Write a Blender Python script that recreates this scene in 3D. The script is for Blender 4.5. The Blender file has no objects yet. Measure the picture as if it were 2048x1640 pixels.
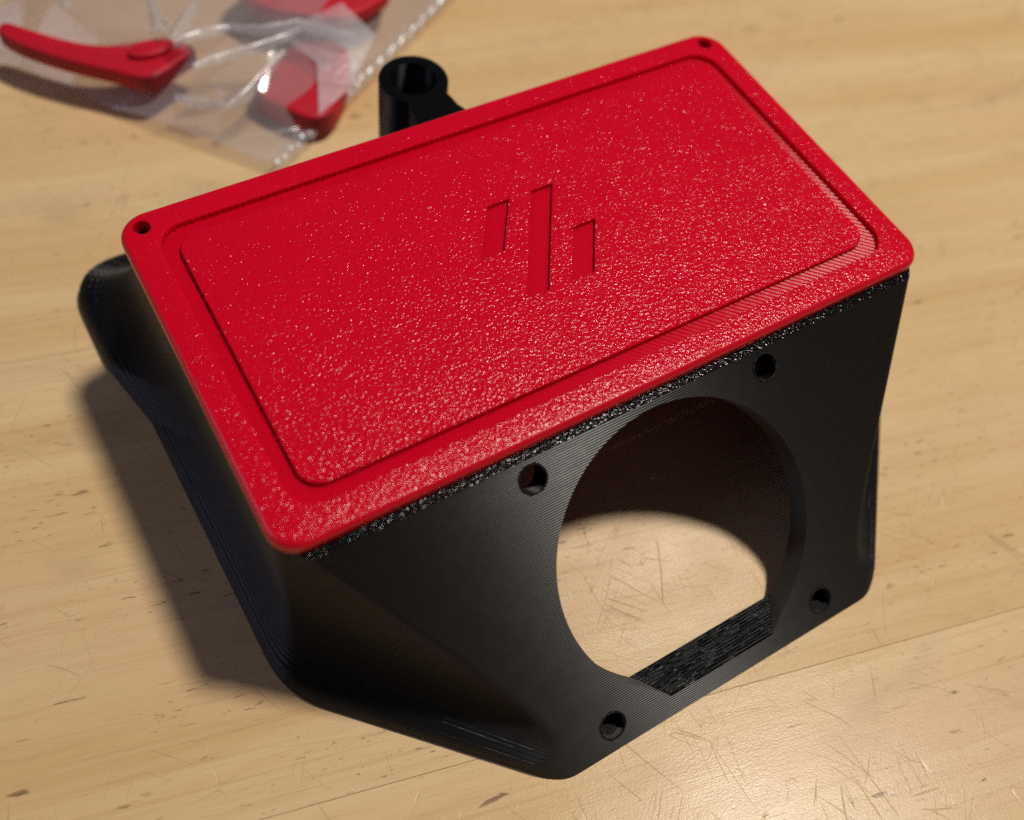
import bpy, bmesh, math, random
from mathutils import Vector, Matrix, noise
from mathutils.geometry import tessellate_polygon

sc = bpy.context.scene
COL = sc.collection
S = 0.001                     # everything below is written in millimetres
HT = 42.6                     # height of the red cover's top above the table

# ------------------------------------------------------------------ camera
R = ((0.85705404, -0.50390159, 0.10743164),
     (-0.38622768, -0.7663558, -0.51334878),
     (0.34100813, 0.39847458, -0.85142908))
cam_d = bpy.data.cameras.new("camera")
cam = bpy.data.objects.new("camera", cam_d)
COL.objects.link(cam)
right, up, back = Vector(R[0]), -Vector(R[1]), -Vector(R[2])
loc = Vector((-78.4606, -58.5088, 137.5146 + HT)) * S
M = Matrix((right, up, back)).transposed().to_4x4()
M.translation = loc
cam.matrix_world = M
cam_d.sensor_fit = 'HORIZONTAL'
cam_d.sensor_width = 36
cam_d.lens = 1944.285 / 2048 * 36
cam_d.clip_start = 0.005
cam_d.clip_end = 50
cam_d.dof.use_dof = True
cam_d.dof.focus_distance = 0.176
cam_d.dof.aperture_fstop = 8.2
sc.camera = cam

# ------------------------------------------------------------------ light
w = bpy.data.worlds.new("World")
sc.world = w
w.use_nodes = True
bg = w.node_tree.nodes["Background"]
bg.inputs[0].default_value = (0.80, 0.74, 1.0, 1)
bg.inputs[1].default_value = 0.055


def area(name, pos, target, size, power, color, shape='DISK', sy=None):
    d = bpy.data.lights.new(name, 'AREA')
    d.shape = shape
    d.size = size
    if sy:
        d.size_y = sy
    d.energy = power
    d.color = color
    o = bpy.data.objects.new(name, d)
    COL.objects.link(o)
    o.location = pos
    o.rotation_euler = (Vector(target) - Vector(pos)).to_track_quat('-Z', 'Y').to_euler()
    return o


area("ceiling_lamp", (0.432, 0.024, 1.12), (0, 0, 0), 0.135, 12.4, (1.0, 0.94, 0.85))
area("window_light", (-1.5, 0.55, 1.1), (0, 0, 0), 1.1, 4.5, (0.66, 0.68, 1.0), 'RECTANGLE', 0.7)

sc.view_settings.view_transform = 'Standard'
sc.view_settings.look = 'None'
sc.view_settings.gamma = 1
sc.view_settings.exposure = 0
sc.view_settings.use_curve_mapping = False
sc.render.engine = 'CYCLES'
sc.cycles.max_bounces = 10
sc.cycles.use_denoising = False
sc.cycles.transparent_max_bounces = 16


# ------------------------------------------------------------------ materials
class NT:
    def __init__(self, name):
        self.m = bpy.data.materials.new(name)
        self.m.use_nodes = True
        self.t = self.m.node_tree
        self.n = self.t.nodes
        self.b = self.n["Principled BSDF"]
        self.out = self.n["Material Output"]

    def new(self, typ, **kw):
        nd = self.n.new(typ)
        for k, v in kw.items():
            setattr(nd, k, v)
        return nd

    def link(self, a, b):
        self.t.links.new(a, b)

    def coords(self, scale, rot=(0, 0, 0), loc=(0, 0, 0)):
        """object coordinates in millimetres, rotated then scaled (features per mm)"""
        tc = self.new('ShaderNodeTexCoord')
        r = self.new('ShaderNodeMapping')
        r.inputs['Rotation'].default_value = rot
        self.link(tc.outputs['Object'], r.inputs[0])
        mp = self.new('ShaderNodeMapping')
        mp.inputs['Scale'].default_value = [1000 * s for s in scale]
        mp.inputs['Location'].default_value = loc
        self.link(r.outputs[0], mp.inputs[0])
        return mp.outputs[0]

    def noise(self, vec, detail=2, rough=0.5, dist=0.0):
        nd = self.new('ShaderNodeTexNoise')
        nd.inputs['Scale'].default_value = 1
        nd.inputs['Detail'].default_value = detail
        nd.inputs['Roughness'].default_value = rough
        nd.inputs['Distortion'].default_value = dist
        self.link(vec, nd.inputs['Vector'])
        return nd.outputs['Fac']

    def voro(self, vec, out='Distance', rnd=1.0, feature='F1'):
        nd = self.new('ShaderNodeTexVoronoi')
        nd.feature = feature
        nd.inputs['Scale'].default_value = 1
        nd.inputs['Randomness'].default_value = rnd
        self.link(vec, nd.inputs['Vector'])
        return nd.outputs[out]

    def math(self, op, a, b=None, clamp=False):
        nd = self.new('ShaderNodeMath', operation=op, use_clamp=clamp)
        for i, v in enumerate((a, b)):
            if v is None:
                continue
            if isinstance(v, (int, float)):
                nd.inputs[i].default_value = v
            else:
                self.link(v, nd.inputs[i])
        return nd.outputs[0]

    def rng(self, v, a, b, c=0.0, d=1.0, smooth=True):
        nd = self.new('ShaderNodeMapRange')
        if smooth:
            nd.interpolation_type = 'SMOOTHSTEP'
        for i, x in zip((1, 2, 3, 4), (a, b, c, d)):
            nd.inputs[i].default_value = x
        self.link(v, nd.inputs[0])
        return nd.outputs[0]

    def mix(self, fac, a, b, blend='MIX'):
        nd = self.new('ShaderNodeMix', data_type='RGBA', blend_type=blend)
        for sock, v in ((nd.inputs[0], fac), (nd.inputs[6], a), (nd.inputs[7], b)):
            if isinstance(v, (int, float)):
                sock.default_value = v
            elif isinstance(v, tuple):
                sock.default_value = (*v, 1) if len(v) == 3 else v
            else:
                self.link(v, sock)
        return nd.outputs[2]

    def bump(self, h, dist_mm, strength=1.0, normal=None):
        nd = self.new('ShaderNodeBump')
        nd.inputs['Strength'].default_value = strength
        nd.inputs['Distance'].default_value = dist_mm * S
        self.link(h, nd.inputs['Height'])
        if normal is not None:
            self.link(normal, nd.inputs['Normal'])
        return nd.outputs[0]

    def lines(self, vec, axis='X'):
        """0..1 rounded ridges, one per unit"""
        sp = self.new('ShaderNodeSeparateXYZ')
        self.link(vec, sp.inputs[0])
        a = self.math('MULTIPLY', sp.outputs[axis], 2 * math.pi)
        s = self.math('SINE', a)
        return self.math('MULTIPLY_ADD', s, 0.5) if False else self.rng(s, -1, 1, 0, 1, False)


def plain(name, col, rough, spec=0.5):
    t = NT(name)
    t.b.inputs['Base Color'].default_value = (*col, 1)
    t.b.inputs['Roughness'].default_value = rough
    t.b.inputs['Specular IOR Level'].default_value = spec
    if name.startswith("red"):        # the red plastic lets some light into it
        t.b.inputs['Subsurface Weight'].default_value = 0.6
        t.b.inputs['Subsurface Radius'].default_value = (1.0, 0.03, 0.03)
        t.b.inputs['Subsurface Scale'].default_value = 3.5 * S
    return t


RED = (0.58, 0.0018, 0.017)


def grain_bump(t, k):
    n1 = t.noise(t.coords((1.75, 1.75, 1.75)), 2, 0.5)
    n2 = t.voro(t.coords((2.3, 2.3, 2.3), loc=(7, 3, 1)), feature='SMOOTH_F1')
    n3 = t.noise(t.coords((0.28, 0.28, 0.28)), 3, 0.6)
    h = t.math('ADD', n1, t.math('MULTIPLY', n2, -0.4))
    h = t.math('MULTIPLY', h, t.rng(n3, 0.3, 0.7, 0.88, 1.15))
    t.link(t.bump(h, 0.185, k), t.b.inputs['Normal'])


def mat_red_grain():
    t = plain("red_textured_plastic", RED, 0.15, 0.25)
    grain_bump(t, 1.0)
    big = t.noise(t.coords((0.05, 0.05, 0.05)), 2)
    t.link(t.mix(big, (0.58, 0.0016, 0.017), (0.64, 0.0021, 0.020)), t.b.inputs['Base Color'])
    return t.m


def mat_red_smooth(name, zlines):
    t = plain(name, RED, 0.26 if zlines else 0.19, 0.45 if zlines else 0.11)
    if zlines:
        v = t.coords((1, 1, 3.6))
        h = t.lines(v, 'Z')
        t.link(t.bump(h, 0.03, 0.5), t.b.inputs['Normal'])
    else:
        v = t.coords((1.15, 1.15, 1.15), rot=(0, 0, math.radians(45)))
        h = t.lines(v, 'Y')
        wob = t.noise(t.coords((0.5, 0.5, 0.5)), 2)
        h = t.math('ADD', h, t.math('MULTIPLY', wob, 0.25))
        t.link(t.bump(h, 0.11, 1.0), t.b.inputs['Normal'])
    return t.m


BLK = (0.0032, 0.0034, 0.0038)


def mat_black_layers():
    t = plain("black_layered_plastic", BLK, 0.50, 0.42)
    # the sheen of stacked strands: wide across the layers, narrow along them
    t.b.inputs['Anisotropic'].default_value = 1.0
    tg = t.new('ShaderNodeCombineXYZ')
    tg.inputs[2].default_value = 1.0
    t.link(tg.outputs[0], t.b.inputs['Tangent'])
    h = t.lines(t.coords((1, 1, 3.3)), 'Z')
    wob = t.noise(t.coords((0.03, 0.03, 5.0)), 3, 0.6)
    h = t.math('ADD', h, t.math('MULTIPLY', wob, 0.28))
    t.link(t.bump(h, 0.11, 0.85), t.b.inputs['Normal'])
    mot = t.noise(t.coords((0.35, 0.35, 0.35)), 3, 0.6)
    t.link(t.rng(mot, 0.3, 0.7, 0.34, 0.38), t.b.inputs['Roughness'])
    return t.m


def mat_black_grain():
    t = plain("black_textured_plastic", BLK, 0.13, 0.22)
    grain_bump(t, 0.72)
    return t.m


def mat_black_strands():
    t = plain("black_strand_plastic", BLK, 0.30, 0.20)
    h = t.lines(t.coords((1, 1.75, 1)), 'Y')
    brk = t.noise(t.coords((0.22, 1.75, 1)), 2, 0.5)
    h = t.math('MULTIPLY', h, t.rng(brk, 0.42, 0.58, 0.6, 1.0))
    t.link(t.bump(h, 0.21, 1.0), t.b.inputs['Normal'])
    return t.m


def mat_black_rough():
    t = plain("black_ragged_plastic", BLK, 0.55, 0.3)
    t.link(t.bump(t.noise(t.coords((1.1, 1.1, 1.1)), 3, 0.6), 0.9, 1.0), t.b.inputs['Normal'])
    return t.m


def mat_wood(seed):
    t = plain("worn_pine_wood", (0.5, 0.33, 0.18), 0.34, 0.27 if seed == 1 else 0.14)
    o = (seed * 13.7, seed * 5.1, 0)
    warp = t.noise(t.coords((0.012, 0.03, 0.02), loc=o), 2)
    # broad bands along the grain
    band = t.noise(t.coords((0.0035, 0.055, 0.05), loc=o), 4, 0.6, 0.6)
    fine = t.noise(t.coords((0.02, 0.55, 0.3), loc=o), 5, 0.65, 0.3)
    fibre = t.noise(t.coords((0.12, 3.2, 1.0), loc=o), 3, 0.6)
    c = t.mix(t.rng(band, 0.33, 0.68), (0.71, 0.515, 0.275), (0.64, 0.42, 0.20))
    c = t.mix(t.rng(fine, 0.48, 0.80, 0, 0.42), c, (0.50, 0.29, 0.12))
    c = t.mix(t.rng(warp, 0.45, 0.75, 0, 0.40), c, (0.69, 0.455, 0.28))
    c = t.mix(t.rng(fibre, 0.5, 0.78, 0, 0.45), c, (0.48, 0.30, 0.14))
    streak = t.noise(t.coords((0.007, 0.75, 0.3), loc=(o[0] + 1, o[1] + 6, 0)), 4, 0.7, 0.25)
    c = t.mix(t.rng(streak, 0.54, 0.70, 0, 0.40), c, (0.47, 0.28, 0.125))
    # short dark pores and flecks lying along the grain
    fl = t.noise(t.coords((0.10, 0.50, 0.3), loc=(o[0] + 3, o[1], 0)), 3, 0.55, 0.4)
    flm = t.math('MULTIPLY', t.rng(fl, 0.665, 0.73), t.rng(fine, 0.35, 0.6))
    c = t.mix(t.math('MULTIPLY', flm, 0.75), c, (0.12, 0.062, 0.035))
    fl2 = t.noise(t.coords((0.35, 1.5, 0.6), loc=(o[0], o[1] + 4, 0)), 2, 0.5, 0.5)
    fl2m = t.math('MULTIPLY', t.rng(fl2, 0.64, 0.71), t.rng(t.noise(t.coords((0.02, 0.05, 0.05), loc=(4, 9, 0)), 2), 0.42, 0.62))
    c = t.mix(t.math('MULTIPLY', fl2m, 0.7), c, (0.16, 0.085, 0.05))
    # grubby patches
    st = t.noise(t.coords((0.03, 0.045, 0.05), loc=(o[0] + 9, 2, 0)), 3, 0.6)
    c = t.mix(t.rng(st, 0.56, 0.78, 0, 0.35), c, (0.36, 0.23, 0.14))
    # scratches: thin contour lines of a slow noise, broken up by a second one
    marks = None
    for i, (sx, sy, rz, wid, br) in enumerate([(0.008, 0.10, 0.9, 0.0050, 0.57), (0.10, 0.007, -0.25, 0.0050, 0.58),
                                              (0.05, 0.06, 0.3, 0.0035, 0.62), (0.009, 0.13, -1.2, 0.006, 0.57),
                                              (0.006, 0.10, 0.15, 0.004, 0.58), (0.03, 0.30, 0.62, 0.010, 0.60), (0.035, 0.33, -0.95, 0.010, 0.60),
                                              (0.025, 0.28, 1.5, 0.009, 0.61)]):
        n = t.noise(t.coords((sx, sy, 0.05), rot=(0, 0, rz), loc=(o[0] + 5 * i, 3 * i, 0)), 0, 0.5, 0.55)
        a = t.math('ABSOLUTE', t.math('SUBTRACT', n, 0.5))
        ln = t.rng(a, 0.0, wid, 1, 0)
        k = t.noise(t.coords((0.06, 0.06, 0.05), loc=(2 * i, 8 * i + seed, 0)), 2)
        ln = t.math('MULTIPLY', ln, t.rng(k, br - 0.04, br + 0.06))
        marks = ln if marks is None else t.math('MAXIMUM', marks, ln)
    c = t.mix(t.math('MULTIPLY', marks, 0.34), c, (0.34, 0.21, 0.12))
    t.link(c, t.b.inputs['Base Color'])
    # relief
    peel = t.noise(t.coords((1.6, 2.6, 1.5)), 3, 0.65)
    dent = t.noise(t.coords((0.10, 0.22, 0.2)), 2, 0.5)
    h = t.math('ADD', t.math('MULTIPLY', peel, 0.36), t.math('MULTIPLY', dent, 0.35))
    h = t.math('SUBTRACT', h, t.math('MULTIPLY', marks, 0.38))
    h = t.math('SUBTRACT', h, t.math('MULTIPLY', flm, 0.25))
    h = t.math('ADD', h, t.math('MULTIPLY', fibre, 0.16))
    t.link(t.bump(h, 0.24, 0.5), t.b.inputs['Normal'])
    t.link(t.rng(st, 0.3, 0.75, 0.23, 0.34), t.b.inputs['Roughness'])
    return t.m


def mat_film(name, milk, gloss, rough=0.15):
    t = NT(name)
    n = t.n
    n.remove(t.b)
    tr = t.new('ShaderNodeBsdfTransparent')
    tr.inputs[0].default_value = (0.955, 0.95, 0.955, 1)
    df = t.new('ShaderNodeBsdfDiffuse')
    df.inputs[0].default_value = (0.75, 0.73, 0.76, 1)
    gl = t.new('ShaderNodeBsdfGlossy')
    gl.inputs['Roughness'].default_value = rough
    gl.inputs[0].default_value = (1, 1, 1, 1)
    lw = t.new('ShaderNodeLayerWeight')
    lw.inputs[0].default_value = 0.5
    fr = t.math('ADD', 0.028, t.math('MULTIPLY', t.math('POWER', lw.outputs['Facing'], 4.0), 0.6))
    b = t.bump(t.noise(t.coords((0.12, 0.12, 0.12)), 3, 0.5), 1.5, 0.28)
    t.link(b, gl.inputs['Normal'])
    m1 = t.new('ShaderNodeMixShader')
    m1.inputs[0].default_value = milk
    t.link(tr.outputs[0], m1.inputs[1])
    t.link(df.outputs[0], m1.inputs[2])
    m2 = t.new('ShaderNodeMixShader')
    t.link(t.math('MULTIPLY', fr, gloss, True), m2.inputs[0])
    t.link(m1.outputs[0], m2.inputs[1])
    t.link(gl.outputs[0], m2.inputs[2])
    t.link(m2.outputs[0], t.out.inputs['Surface'])
    return t.m


M_RED_G = mat_red_grain()
M_RED_M = plain("red_matte_plastic", (0.50, 0.004, 0.02), 0.5, 0.3).m
M_RED_E = mat_red_smooth("red_layered_plastic", True)
M_RED_F = mat_red_smooth("red_infill_plastic", False)
M_BLK_L = mat_black_layers()
M_BLK_G = mat_black_grain()
M_BLK_S = mat_black_strands()
M_BLK_R = mat_black_rough()
M_WOOD = [mat_wood(1), mat_wood(2)]
M_FILM = mat_film("clear_plastic_film", 0.17, 1.6)
M_FILM2 = mat_film("thin_plastic_film", 0.06, 1.0)
M_SEAL = mat_film("sealed_plastic_edge", 0.26, 3.0, 0.30)


# ------------------------------------------------------------------ helpers
def empty(name, loc, label, cat, group=None):
    o = bpy.data.objects.new(name, None)
    o.empty_display_size = 0.01
    COL.objects.link(o)
    o.location = Vector(loc) * S
    o["label"] = label
    o["category"] = cat
    if group:
        o["group"] = group
    return o


def from_bm(name, bm, mats, parent=None, sharp=28):
    """link a bmesh (in mm, world coordinates) as one object, its origin at the parent's"""
    off = Vector((0, 0, 0)) if parent is None else parent.location / S
    bmesh.ops.remove_doubles(bm, verts=bm.verts, dist=1e-4)
    bmesh.ops.recalc_face_normals(bm, faces=bm.faces)
    for v in bm.verts:
        v.co = (v.co - off) * S
    for f in bm.faces:
        f.smooth = True
    lim = math.radians(sharp)
    for e in bm.edges:
        if len(e.link_faces) == 2 and e.calc_face_angle(0) > lim:
            e.smooth = False
    me = bpy.data.meshes.new(name)
    bm.to_mesh(me)
    bm.free()
    for m in (mats if isinstance(mats, (list, tuple)) else [mats]):
        me.materials.append(m)
    o = bpy.data.objects.new(name, me)
    COL.objects.link(o)
    o.parent = parent
    return o


def loft(rings, cap=True):
    bm = bmesh.new()
    vs = [[bm.verts.new(p) for p in r] for r in rings]
    n = len(vs[0])
    for a, b in zip(vs, vs[1:]):
        for i in range(n):
            j = (i + 1) % n
            bm.faces.new((a[i], a[j], b[j], b[i]))
    if cap:
        bm.faces.new(list(reversed(vs[0])))
        bm.faces.new(vs[-1])
    return bm


def rounded(path, k=8):
    """path: list of (x, y, radius); the first and last points stay as they are"""
    out = [Vector(path[0][:2])]
    for i in range(1, len(path) - 1):
        p = Vector(path[i][:2])
        a = (Vector(path[i - 1][:2]) - p)
        b = (Vector(path[i + 1][:2]) - p)
        la, lb = a.length, b.length
        a.normalize()
        b.normalize()
        ang = a.angle(b)
        tl = min(path[i][2] / max(math.tan(ang / 2), 1e-6), la * 0.48, lb * 0.48)
        p0, p2 = p + a * tl, p + b * tl
        for q in range(k):
            u = q / (k - 1)
            # circular-looking blend
            out.append(p0 * (1 - u) ** 2 + p * 2 * u * (1 - u) + p2 * u * u)
    out.append(Vector(path[-1][:2]))
    return out


def rrect(hx, hy, cx, cy, r, k=10):
    pts = []
    for qx, qy, a0 in ((1, 1, 0), (-1, 1, 90), (-1, -1, 180), (1, -1, 270)):
        for i in range(k):
            a = math.radians(a0 + 90 * i / (k - 1))
            pts.append((cx + qx * (hx - r) + r * math.cos(a), cy + qy * (hy - r) + r * math.sin(a)))
    return pts


def cyl(p0, axis, r, length, seg=64):
    axis = Vector(axis).normalized()
    q = axis.to_track_quat('Z', 'Y')
    rings = []
    for h in (0, length):
        rings.append([Vector(p0) + q @ Vector((r * math.cos(2 * math.pi * i / seg), r * math.sin(2 * math.pi * i / seg), h))
                      for i in range(seg)])
    return loft(rings)


def clip_above(bm, z):
    g = list(bm.verts) + list(bm.edges) + list(bm.faces)
    res = bmesh.ops.bisect_plane(bm, geom=g, plane_co=(0, 0, z), plane_no=(0, 0, 1), clear_inner=True)
    ed = [e for e in res['geom_cut'] if isinstance(e, bmesh.types.BMEdge)]
    if ed:
        bmesh.ops.edgeloop_fill(bm, edges=ed)
    return bm


def boolean(bm, cutters, op='DIFFERENCE'):
    """bm minus each cutter, by an evaluated modifier"""
    def tmp(b, nm):
        bmesh.ops.recalc_face_normals(b, faces=b.faces)
        me = bpy.data.meshes.new(nm)
        b.to_mesh(me)
        b.free()
        o = bpy.data.objects.new(nm, me)
        COL.objects.link(o)
        return o
    o = tmp(bm, "work")
    cs = []
    for i, c in enumerate(cutters):
        co = tmp(c, "cut")
        cs.append(co)
        md = o.modifiers.new("b", 'BOOLEAN')
        md.operation = op
        md.solver = 'EXACT'
        md.object = co
    dg = bpy.context.evaluated_depsgraph_get()
    dg.update()
    ev = o.evaluated_get(dg)
    out = bmesh.new()
    out.from_mesh(ev.to_mesh())
    ev.to_mesh_clear()
    for x in [o] + cs:
        me = x.data
        bpy.data.objects.remove(x)
        bpy.data.meshes.remove(me)
    return out


def prism(poly, z0, z1, bev=0.0, seg=2):
    bm = loft([[(x, y, z0) for x, y in poly], [(x, y, z1) for x, y in poly]])
    bmesh.ops.recalc_face_normals(bm, faces=bm.faces)
    if bev:
        bmesh.ops.bevel(bm, geom=list(bm.edges), offset=bev, segments=seg, profile=0.5, affect='EDGES')
    return bm


def lerp_table(tab, x):
    if x <= tab[0][0]:
        return tab[0][1]
    for (a, va), (b, vb) in zip(tab, tab[1:]):
        if x <= b:
            return va + (vb - va) * (x - a) / (b - a)
    return tab[-1][1]


# ------------------------------------------------------------------ the table: two boards and the seam between them
table = bpy.data.objects.new("tabletop", None)
COL.objects.link(table)
table["kind"] = "structure"
table["label"] = "worn varnished pale pine tabletop with scratches and a seam"
SEAM = math.radians(-14.3)
for k, sgn in enumerate((-1, 1)):
    y0, y1 = (0.03, 420) if sgn > 0 else (-300, -0.03)
    bm = loft([[(x, y, z) for x, y in ((-420 + i, y0 + i), (480 - i, y0 + i), (480 - i, y1 - i), (-420 + i, y1 - i))]
               for z, i in ((-22, 0), (-0.10, 0), (-0.03, 0.03), (0, 0.12))])
    b = from_bm("board", bm, M_WOOD[k])
    b.parent = table
    b.location = Vector((-8.5, -44.3, 0)) * S
    b.rotation_euler = (0, 0, SEAM)

# ------------------------------------------------------------------ black housing
TAN = math.tan(0.8195955)
TILT = 0.8195955
FC = Vector((0, -23.167, HT - 22.112))          # centre of the fan opening on the sloping face
FU = Vector((0, math.sin(TILT), math.cos(TILT)))
FN = Vector((0, -math.cos(TILT), math.sin(TILT)))
ZT = HT - 2.6                                    # the housing's top rim


def yf(z):
    return FC.y + (z - FC.z) * TAN


# half outlines, left side, front to back: (x, y, radius)
BASE = [(-30, -52.8), (-73.8, -7.5, 20), (-74.8, 57, 22), (-78.4, 74, 22), (-78.6, 99.5, 11), (0, 99.5)]
WALL = [(-24, -51.5), (-67.4, 3.3, 8), (-67.4, 42, 8), (-67.4, 55, 8), (-67.4, 72.3, 7), (0, 72.3)]
SIDE = [(0, 0), (0.8, 0), (2.2, 0.05), (3.2, 0.12), (3.5, 0.24), (3.9, 0.38), (4.4, 0.51), (5.2, 0.63), (6.2, 0.74), (7.7, 0.84),
        (9.8, 0.915), (12.5, 0.965), (16, 0.99), (20, 1.0), (99, 1.0)]
BACK = [(0, 0), (3.0, 0), (3.3, 0.05), (4.0, 0.14), (6, 0.24), (9, 0.33), (12.6, 0.42), (17.6, 0.57), (22.6, 0.75),
        (27.6, 0.90), (33, 0.97), (40, 1.0), (99, 1.0)]


def level(z, ins=0.0):
    s, sb = lerp_table(SIDE, z), lerp_table(BACK, z)
    pts = []
    for i, (b, t) in enumerate(zip(BASE, WALL)):
        sy = sb if i >= 4 else s
        r = 0 if len(b) < 3 else b[2] + (t[2] - b[2]) * s
        pts.append([b[0] + (t[0] - b[0]) * s, b[1] + (t[1] - b[1]) * sy, r])
    y = yf(z)
    (x0, y0, _), (x1, y1, _) = pts[0], pts[1]
    u = (y - y0) / (y1 - y0)
    cx = x0 + (x1 - x0) * u
    path = [(0, y)] + [(cx, y, 3.0 + 5.0 * max(0.0, 1 - z / 6.0))] + pts[1:-1] + [(0, pts[-1][1])]
    left = rounded(path, 9)
    full = left + [Vector((-p.x, p.y)) for p in reversed(left[1:-1])]
    return [(p.x, p.y, z) for p in full]


zs = [0, 0.4, 0.8, 1.4, 2.2, 2.8, 3.3, 3.5, 3.7, 3.9, 4.15, 4.4, 4.7, 5.1, 5.6, 6.3, 7, 8, 9, 10.2, 11.5, 13, 15, 17.5, 20, 23, 26, 30, 34, 37, ZT - 0.25, ZT]
outer = loft([level(z) for z in zs])

TH = 4.7


def cav_level(z):
    wl = [(-24, -47.5), (-64.2, 3.6, 7), (-64.2, 69.0, 6), (0, 69.0)]
    y = yf(z) + TH / math.cos(TILT)
    (x0, y0), (x1, y1, _) = wl[0], wl[1]
    u = (y - y0) / (y1 - y0)
    if y > y1 - 2:
        y = y1 - 2
        u = (y - y0) / (y1 - y0)
    left = rounded([(0, y), (x0 + (x1 - x0) * u, y, 1.0)] + wl[1:], 6)
    full = left + [Vector((-p.x, p.y)) for p in reversed(left[1:-1])]
    return [(p.x, p.y, z) for p in full]


cavity = loft([cav_level(z) for z in (-4, 2, 10, 20, 30, 36, 46)])
RH = 27.25
FLOOR = 2.6
# the opening: a circle whose lower end runs straight into the flat floor
ring = []
for i in range(161):
    a = math.radians(-90 + 37 + (360 - 74) * i / 160)
    ring.append((RH * math.cos(a), RH * math.sin(a)))
ring += [(-9.2, -29.2), (9.2, -29.2)]
opening = loft([[FC + Vector((x, 0, 0)) + FU * v + FN * t for x, v in ring] for t in (6, -16)])
cutters = [cavity, clip_above(opening, FLOOR)]
for sx in (-1, 1):
    for sv in (-1, 1):
        p = FC + Vector((25 * sx, 0, 0)) + FU * 25 * sv
        c = cyl(p + FN * 5, -FN, 2.55, 20 if sv > 0 else 9.4, 28)
        if sv < 0:
            clip_above(c, 0.7)
        cutters.append(c)
shell = boolean(outer, cutters)

housing = empty("fan_housing", (0, 27, 0),
                "matte black 3D-printed housing with a large round opening in its sloping face", "housing")
shell.normal_update()
for f in shell.faces:
    f.material_index = 0
    c = f.calc_center_median()
    if f.normal.z > 0.95 and c.z > ZT - 0.1:
        f.material_index = 1
    elif f.normal.z > 0.95 and abs(c.z - FLOOR) < 0.1:
        f.material_index = 2
    elif f.normal.z > 0.95 and abs(c.z - 0.7) < 0.1 and c.y < -30:
        f.material_index = 3
from_bm("shell", shell, [M_BLK_L, M_BLK_G, M_BLK_S, M_BLK_R], housing, 24)

# the slightly raised, ragged lips the printer left round the holes
def lip(name, pts, r, seed):
    q = random.Random(seed)
    rings = []
    n = len(pts)
    for i, p in enumerate(pts):
        d = (pts[(i + 1) % n] - pts[i - 1]).normalized()
        side = d.cross(FN).normalized()
        rr = r * q.uniform(0.7, 1.25)
        rings.append([p + side * rr * math.cos(a) + FN * rr * 0.8 * math.sin(a) for a in [math.pi / 3 * k for k in range(6)]])
    bm = loft(rings + rings[:1], cap=False)
    return from_bm(name, bm, M_BLK_R, housing, 80)


for sx in (-1, 1):
    for sv in (-1, 1):
        c = FC + Vector((25 * sx, 0, 0)) + FU * 25 * sv
        lip("hole_lip", [c + Vector((2.62 * math.cos(t * math.pi / 20), 0, 0)) + FU * 2.62 * math.sin(t * math.pi / 20) for t in range(40)],
            0.21, 3 + sx + 2 * sv)

# round tube socket standing behind the cover, joined to the back wall by a web
TC, TR, TZ = (2.1, 89.9), 7.55, HT - 6.0
poly = []
for i in range(49):
    a = math.radians(-90 + 36 + (360 - 72) * i / 48)
    poly.append((TC[0] + TR * math.cos(a), TC[1] + TR * math.sin(a)))
flare = [(-4.9, 82.2), (-5.1, 79.5), (-6.0, 77.0), (-8.0, 74.8), (-11.5, 73.2), (-14, 70.5), (14, 70.5), (11.5, 73.2),
         (8.0, 74.8), (6.0, 77.0), (5.1, 79.5), (4.9, 82.2)]
poly += [(TC[0] + x, y) for x, y in flare]


def shrink(pl, d):
    cx, cy = TC
    out = []
    for x, y in pl:
        v = Vector((x - cx, 0 if y < 82.3 else y - cy))
        out.append((x - v.normalized().x * d, y - v.normalized().y * d))
    return out


tube = loft([[(x, y, z) for x, y in shrink(poly, d)] for z, d in ((0.4, 0), (TZ - 0.35, 0), (TZ - 0.1, 0.1), (TZ, 0.35))])
tube = boolean(tube, [cyl((TC[0], TC[1], 2), (0, 0, 1), 4.95, 60, 64)])
tube.normal_update()
for f in tube.faces:
    f.material_index = 1 if (f.normal.z > 0.9 and f.calc_center_median().z > TZ - 0.2) else 0
from_bm("tube_socket", tube, [M_BLK_L, M_BLK_G], housing, 30)

# ------------------------------------------------------------------ red cover
cover = empty("filter_cover", (0, 36, ZT),
              "glittering red rectangular cover with engraved slanted bars lying on the black housing", "cover")
HX, HY, CY = 67.7, 36.45, 35.7
prof = [(0.15, -2.58, 5.6), (0.0, -2.4, 5.6), (0.0, -1.35, 5.6)]
for i in range(1, 8):
    a = math.radians(90 * i / 7)
    prof.append((1.15 * (1 - math.cos(a)), -1.35 + 1.35 * math.sin(a), 5.6 - 0.4 * i / 7))
prof += [(5.45, 0.0, 5.3), (5.52, -0.08, 5.3), (5.56, -1.1, 5.3), (8.34, -1.1, 4.2), (8.34, -2.58, 4.2)]
rings = []
for o_, z_, r_ in prof:
    rings.append([(x, y, HT + z_) for x, y in rrect(HX - o_, HY - o_, 0, CY, r_, 12)])
plate = loft(rings + rings[:1], cap=False)
plate = boolean(plate, [cyl((sx * 63.4, 68.4, HT - 5), (0, 0, 1), 1.55, 10, 28) for sx in (-1, 1)])
plate.normal_update()
for f in plate.faces:
    c = f.calc_center_median()
    if f.normal.z > 0.99 and c.z > HT - 0.02:
        f.material_index = 0
    elif c.z > HT - 1.2 and abs(c.x) < HX - 5.2 and abs(c.y - CY) < HY - 5.2:
        f.material_index = 2
    else:
        f.material_index = 1
rim = from_bm("rim", plate, [M_RED_G, M_RED_E, M_RED_F], cover, 25)

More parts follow.
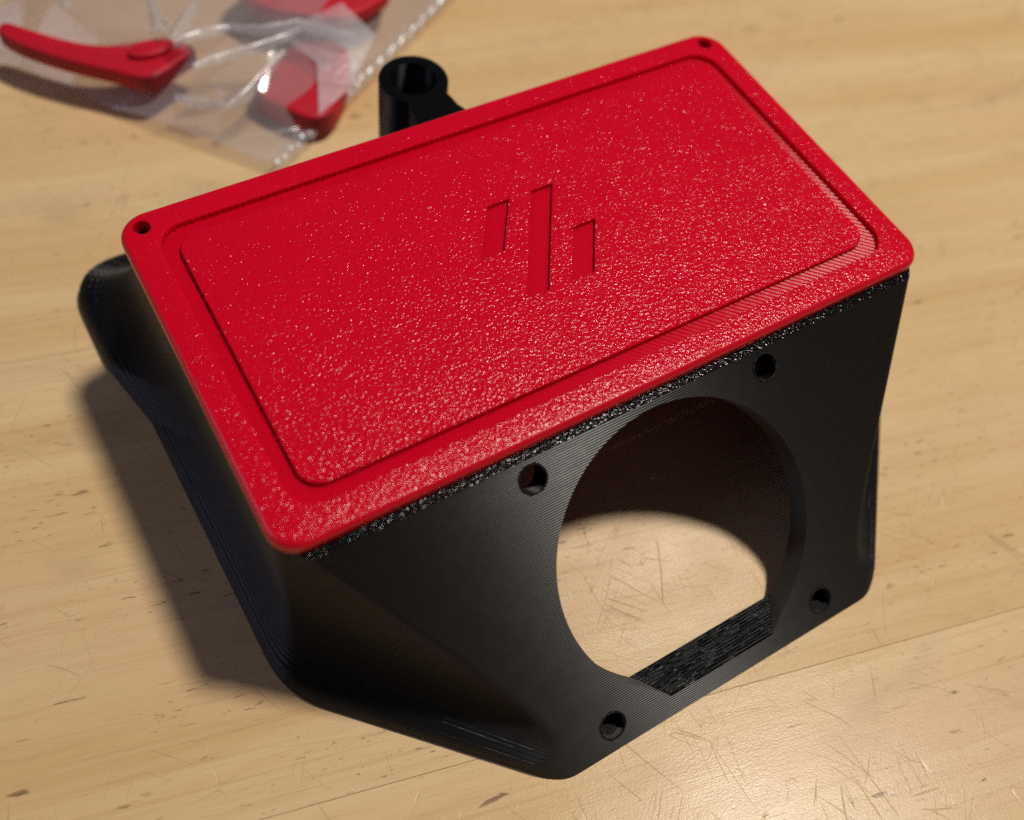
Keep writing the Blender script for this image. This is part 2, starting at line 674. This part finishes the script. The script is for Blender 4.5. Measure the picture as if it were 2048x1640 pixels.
fo, fz = 8.35, -1.2
rings = [[(x, y, HT + z) for x, y in rrect(HX - fo - d, HY - fo - d, 0, CY, 4.2, 12)] for z, d in
         ((-2.58, 0.02), (-0.12, 0.02), (0.0, 0.16))]
fieldbm = loft(rings)
bars = [((-4.7, 46.8), (0.1, 46.8), (-7.2, 36.1), (-12.0, 36.1)),
        ((5.0, 46.8), (9.9, 46.8), (-4.4, 24.7), (-9.3, 24.7)),
        ((7.6, 35.5), (12.6, 35.5), (5.4, 24.6), (0.4, 24.6))]
fieldbm = boolean(fieldbm, [prism(b, HT - 3, HT + 3) for b in bars])
fieldbm.normal_update()
for f in fieldbm.faces:
    f.material_index = 0 if (f.normal.z > 0.99) else 1
field = from_bm("raised_field", fieldbm, [M_RED_G, M_RED_F], cover, 25)
field.parent = None
field.parent = cover
for b in bars:
    cx = sum(p[0] for p in b) / 4
    cy = sum(p[1] for p in b) / 4
    bb = [(cx + (x - cx) * 0.998, cy + (y - cy) * 0.998) for x, y in b]
    lo = from_bm("logo_bar", prism(bb, HT - 2.58, HT - 0.85), M_RED_F, cover, 25)
    lo.parent = field

# ------------------------------------------------------------------ red prints inside the bag
def red_piece(name, label, cat, parts, tilt=(0, 0)):
    c = parts[0][0]
    cx = sum(p[0] for p in c) / len(c)
    cy = sum(p[1] for p in c) / len(c)
    zb = min(p[1] for p in parts)
    root = empty(name, (cx, cy, zb), label, cat)
    for i, (pl, z0, z1, nm, bev) in enumerate(parts):
        from_bm(nm, prism(pl, z0, z1, bev, 3), M_RED_M, root, 40)
    root.rotation_euler = (tilt[0], tilt[1], 0)
    return root


def spline(pts, k=5):
    out = []
    n = len(pts)
    for i in range(n):
        p0, p1, p2, p3 = (Vector(pts[(i + j) % n]) for j in (-1, 0, 1, 2))
        for q in range(k):
            t = q / k
            v = 0.5 * (2 * p1 + (p2 - p0) * t + (2 * p0 - 5 * p1 + 4 * p2 - p3) * t * t + (3 * p1 - p0 - 3 * p2 + p3) * t ** 3)
            out.append((v.x, v.y))
    return out


red_piece("red_latch", "long red printed latch with a narrow arm inside the clear bag", "plastic part", [
    (spline([(-29.5, 147.5), (-33, 151.5), (-38, 152.8), (-42.5, 153.8), (-47.5, 154.8), (-52, 157.2), (-57.5, 162), (-63, 168),
             (-67, 172), (-69.5, 169.5), (-66.5, 163.5), (-62, 157.8), (-56.5, 152), (-50, 146), (-43.5, 140.2), (-40, 140),
             (-35, 142.3), (-30, 144.6)]), 8.0, 13.0, "body", 1.1),
    (spline([(-33.5, 149.5), (-38, 151), (-43, 150.6), (-44.5, 147.5), (-40, 145.5), (-35, 146.5)]), 12.6, 14.4, "boss", 0.6),
], (0, 0))
red_piece("red_wedge", "red printed wedge block under a milky fold of the clear bag", "plastic part", [
    (spline([(-19.8, 130), (-18.5, 134.5), (-12, 139.5), (-5, 142.5), (2, 142), (7, 139), (6, 131), (1, 123.5), (-6, 117), (-11, 116.5), (-15.5, 122)]), 1.2, 8.2, "block", 1.0),
])
red_piece("red_plate", "large red printed plate by the bag's sealed edge, partly out of frame", "plastic part", [
    (spline([(-10, 168), (-8.5, 156), (-2, 149.5), (6, 144), (12, 142.5), (20, 144.5), (26, 148), (31, 158), (22, 170), (8, 177)]), 9.2, 13.0, "plate", 0.7),
    ([(0, 166), (1, 158), (10, 152), (20, 158), (10, 170)], 12.8, 15.0, "rib", 0.7),
])

# ------------------------------------------------------------------ clear bag
bag = empty("plastic_bag", (-10, 145, 0), "crumpled clear plastic bag holding red printed parts behind the housing", "bag")
T0 = Vector((-25, 110.5))
E1 = Vector((0.86, 0.51)).normalized()
E2 = Vector((-0.62, 0.785)).normalized()
LU, LV = 125, 95
rnd = random.Random(11)
NU, NV = 8, 7


def bag_sheet(hfun, jit, seed):
    r = random.Random(seed)
    bm = bmesh.new()
    g = {}
    for i in range(NU + 1):
        for j in range(NV + 1):
            u, v = i / NU, j / NV
            if 0 < i < NU:
                u += r.uniform(-jit, jit) / NU
            if 0 < j < NV:
                v += r.uniform(-jit, jit) / NV
            p = T0 + E1 * u * LU + E2 * v * LV
            edge = min(u * LU, v * LV, (1 - u) * LU, (1 - v) * LV)
            g[i, j] = bm.verts.new((p.x, p.y, hfun(edge, r, i, j)))
    for i in range(NU):
        for j in range(NV):
            a, b, c, d = g[i, j], g[i + 1, j], g[i + 1, j + 1], g[i, j + 1]
            if r.random() < 0.5:
                bm.faces.new((a, b, c))
                bm.faces.new((a, c, d))
            else:
                bm.faces.new((a, b, d))
                bm.faces.new((b, c, d))
    for _ in range(3):
        bmesh.ops.subdivide_edges(bm, edges=bm.edges, cuts=1, use_grid_fill=True)
        bmesh.ops.smooth_vert(bm, verts=[v for v in bm.verts if not v.is_boundary], factor=0.35,
                              use_axis_x=True, use_axis_y=True, use_axis_z=True)
    return bm


def top_h(edge, r, i, j):
    if edge <= 0.01:
        return 3.4 + r.uniform(-1.2, 1.5)
    return 5 + 12.5 * (1 - math.exp(-edge / 9)) + r.uniform(-2.6, 3.6)


def bot_h(edge, r, i, j):
    return 0.5 + r.uniform(0, 0.35)


from_bm("upper_film", bag_sheet(top_h, 0.38, 5), M_FILM, bag, 60)
from_bm("lower_film", bag_sheet(bot_h, 0.2, 8), M_FILM2, bag, 60)
# the sealed edge: a narrow rippled strip
rs = random.Random(3)
rows = []
NS = 90
for i in range(NS + 1):
    p = T0 + E1 * (LU * i / NS)
    nrm = Vector((E1.y, -E1.x))
    zz = 3.6 + 0.9 * math.sin(i * 1.7) * rs.uniform(0.3, 1) + rs.uniform(-0.4, 0.4)
    row = []
    for k, (o_, dz) in enumerate(((-0.8, 0.3), (0.0, 0.9), (0.9, 1.1), (1.8, 0.7), (2.6, -0.2))):
        row.append((p.x + nrm.x * o_, p.y + nrm.y * o_, zz + dz + rs.uniform(-0.15, 0.15)))
    rows.append(row)
bm = bmesh.new()
vs = [[bm.verts.new(q) for q in row] for row in rows]
for a, b in zip(vs, vs[1:]):
    for k in range(4):
        bm.faces.new((a[k], a[k + 1], b[k + 1], b[k]))
from_bm("sealed_edge", bm, M_SEAL, bag, 80)
# the folded-over flap that veils the right half of the wedge
fl = [(-9, 142, 13.5), (-3.5, 130, 12), (-9.5, 116.5, 8.5), (2, 121.5, 9.5), (14, 133, 13), (10, 144, 16)]
bm = bmesh.new()
vv = [bm.verts.new(p) for p in fl]
for t in ((0, 1, 5), (1, 2, 3), (1, 3, 4), (1, 4, 5)):
    bm.faces.new([vv[i] for i in t])
for _ in range(2):
    bmesh.ops.subdivide_edges(bm, edges=bm.edges, cuts=1, use_grid_fill=True)
from_bm("folded_flap", bm, M_SEAL, bag, 60)

# sharp folds standing up from the film
FOLDS = [[(-24.9, 154.5, 18.6), (-29.8, 149.1, 18.6), (-34.9, 143.4, 18.6)],
         [(-34.8, 142.5, 18.6), (-27.3, 144.1, 18.6), (-20.3, 142.8, 18.6)],
         [(-22.0, 145.3, 17.6), (-13.6, 140.6, 17.6), (-3.5, 139.3, 17.6), (6.3, 130.0, 17.0)],
         [(-32.6, 136.7, 15.6), (-26.6, 137.7, 15.6), (-15.1, 137.6, 15.6), (-3.9, 139.0, 15.6)],
         [(-38.5, 135.5, 9.4), (-33.9, 131.6, 9.4), (-28.8, 127.8, 9.4)],
         [(-29.7, 124.6, 11.6), (-22.3, 127.8, 12.6), (-10.3, 134.5, 14.6)],
         [(-33.7, 161.8, 17.6), (-35.1, 151.7, 17.6), (-34.9, 148.1, 17.6)],
         [(-51.9, 172.1, 15.6), (-52.3, 167.7, 15.6)]]
rf = random.Random(21)
for pts in FOLDS:
    path = []
    for a, b in zip(pts, pts[1:]):
        for q in range(6):
            path.append(Vector(a).lerp(Vector(b), q / 6))
    path.append(Vector(pts[-1]))
    bm = bmesh.new()
    rows = []
    nP = len(path) - 1
    for i, p in enumerate(path):
        d = (path[min(i + 1, nP)] - path[max(i - 1, 0)]).normalized()
        nrm = Vector((-d.y, d.x, 0))
        k = math.sin(math.pi * (0.08 + 0.84 * i / nP)) ** 0.6
        wd, hh = (1.5 + rf.uniform(-0.3, 0.3)) * k, (1.1 + rf.uniform(-0.25, 0.25)) * k
        rows.append([bm.verts.new(p + nrm * wd * o_ + Vector((0, 0, hh * z_)))
                     for o_, z_ in ((-1.3, -0.9), (-0.45, 0.35), (0, 0.75), (0.45, 0.35), (1.3, -0.9))])
    for a, b in zip(rows, rows[1:]):
        for k in range(4):
            bm.faces.new((a[k], a[k + 1], b[k + 1], b[k]))
    from_bm("fold", bm, M_SEAL, bag, 80)
